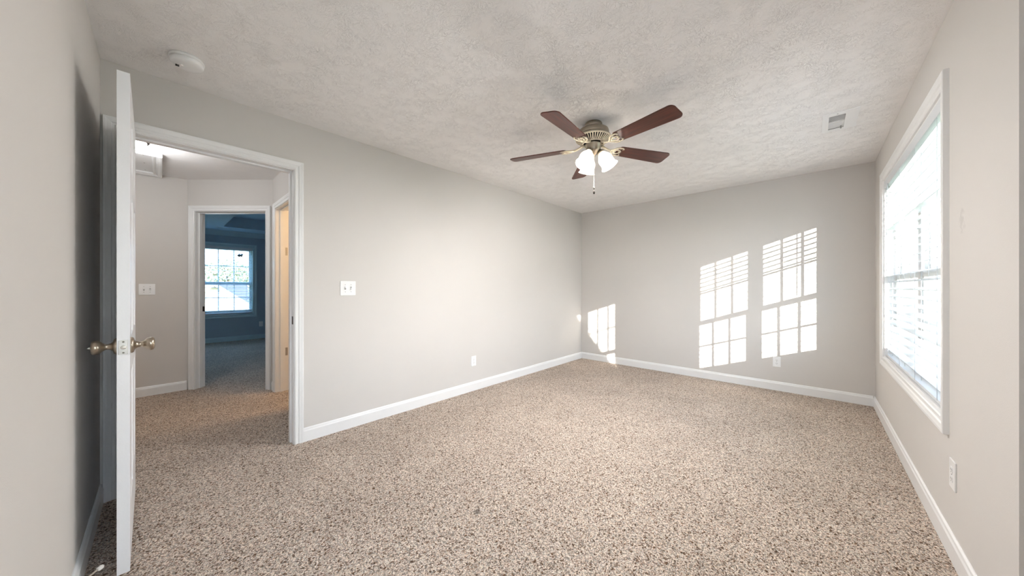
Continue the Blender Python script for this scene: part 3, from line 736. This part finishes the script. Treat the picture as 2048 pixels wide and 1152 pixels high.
# ------------------------------------------------------------------ outside
tag(MB().box((-90, -70, -3.3), (70, 80, -3.0)).build('ground_lawn', 'grass'), 'lawn outside below the windows', 'lawn', kind='structure')
def house(name, loc, L, W, zw, zr, label, rz=0, roofm='roof'):
    """gable ridge along local X"""
    r = empty(name, (loc[0], loc[1], -3.0), rz); tag(r, label, 'house')
    t = bmesh.new(); zw += 3; zr += 3
    pr = [(-W/2, 0), (W/2, 0), (W/2, zw), (0, zr-.15), (-W/2, zw)]
    A = [t.verts.new((-L/2, y, z)) for y, z in pr]; B = [t.verts.new((L/2, y, z)) for y, z in pr]
    t.faces.new(A); t.faces.new(B)
    for k in range(5): t.faces.new((A[k], A[(k+1) % 5], B[(k+1) % 5], B[k]))
    bmesh.ops.recalc_face_normals(t, faces=list(t.faces)); b = MB(); b.merge(t); b.build('house_wall', 'siding', r)
    s = (zr-zw)/(W/2); e = .35; t = bmesh.new()
    pr = [(0, zr), (W/2+e, zw-s*e), (W/2+e, zw-s*e-.18), (0, zr-.18), (-W/2-e, zw-s*e-.18), (-W/2-e, zw-s*e)]
    A = [t.verts.new((-L/2-.3, y, z)) for y, z in pr]; B = [t.verts.new((L/2+.3, y, z)) for y, z in pr]
    for k in range(6): t.faces.new((A[k], A[(k+1) % 6], B[(k+1) % 6], B[k]))
    for Q in (A, B): t.faces.new((Q[0], Q[1], Q[2], Q[3])); t.faces.new((Q[0], Q[3], Q[4], Q[5]))
    bmesh.ops.recalc_face_normals(t, faces=list(t.faces)); b = MB(); b.merge(t); b.build('roof', roofm, r)
    for s_ in (-1, 1):
        for y in (-W/4, W/4):
            b = MB(); b.box((s_*(L/2+.01)-.03, y-.45, 1.0), (s_*(L/2+.01)+.03, y+.45, 2.3)); b.build('window', 'trim', r)
    return r
# unseen house added sunward, its right roof slope shaped to cut the alcove light
house('neighbour_house', (6.98, -13.05, 0), 8.0, 7.8, 1.74, 7.59, 'unseen steep-gabled house added to cut the alcove window light', R(-54.06))
house('neighbour_house', (-25.0, 1.81, 0), 6.0, 7.2, 1.45-.8*3.6, 1.45, 'pale gabled house outside the far window, its gable facing the room', 0, 'roof_light')
house('neighbour_house', (-33.2, 1.4, 0), 6.0, 7.0, -1.5, 1.45, 'grey-roofed house behind the pale gable outside the far window', PI/2)
def tree(loc, h, rad, label, seed):
    rnd = random.Random(seed)
    r = empty('tree', (loc[0], loc[1], -3.0)); tag(r, label, 'tree', 'trees outside the far window')
    t = MB(); t.tube([(0, 0, 0), (.1, .05, h*.35), (0, .1, h*.6), (.05, 0, h*.85)], [.22, .16, .10, .04], n=9)
    for k in range(6):
        a = rnd.uniform(0, 2*PI); z = h*rnd.uniform(.4, .7)
        t.tube([(0, 0, z), (rad*.4*math.cos(a), rad*.4*math.sin(a), z+h*.12), (rad*.8*math.cos(a), rad*.8*math.sin(a), z+h*.22)], [.07, .05, .02], n=6)
    t.build('trunk', 'bark', r)
    bm = bmesh.new()
    for i in range(2600):
        while True:
            p = Vector((rnd.uniform(-1, 1), rnd.uniform(-1, 1), rnd.uniform(-1, 1)))
            if .35 < p.length < 1: break
        c = Vector((p.x*rad, p.y*rad, h*.68+p.z*h*.33)); s = .16
        a = Vector((rnd.uniform(-1, 1), rnd.uniform(-1, 1), rnd.uniform(-1, 1))).normalized(); q = a.orthogonal().normalized()
        vv = [bm.verts.new(c+q*s), bm.verts.new(c+a*s*.5), bm.verts.new(c-q*s), bm.verts.new(c-a*s*.5)]
        bm.faces.new(vv)
    b = MB(); b.merge(bm); b.build('foliage', 'leaf', r)
tree((-50, -1.5), 7.2, 2.9, 'green leafy tree beyond the houses at the left of the far window', 1)
tree((-52, 5.5), 7.6, 3.0, 'green leafy tree beyond the houses in the middle of the far window', 2)
tree((-50, 12.5), 6.8, 2.6, 'green leafy tree beyond the houses at the right of the far window', 3)
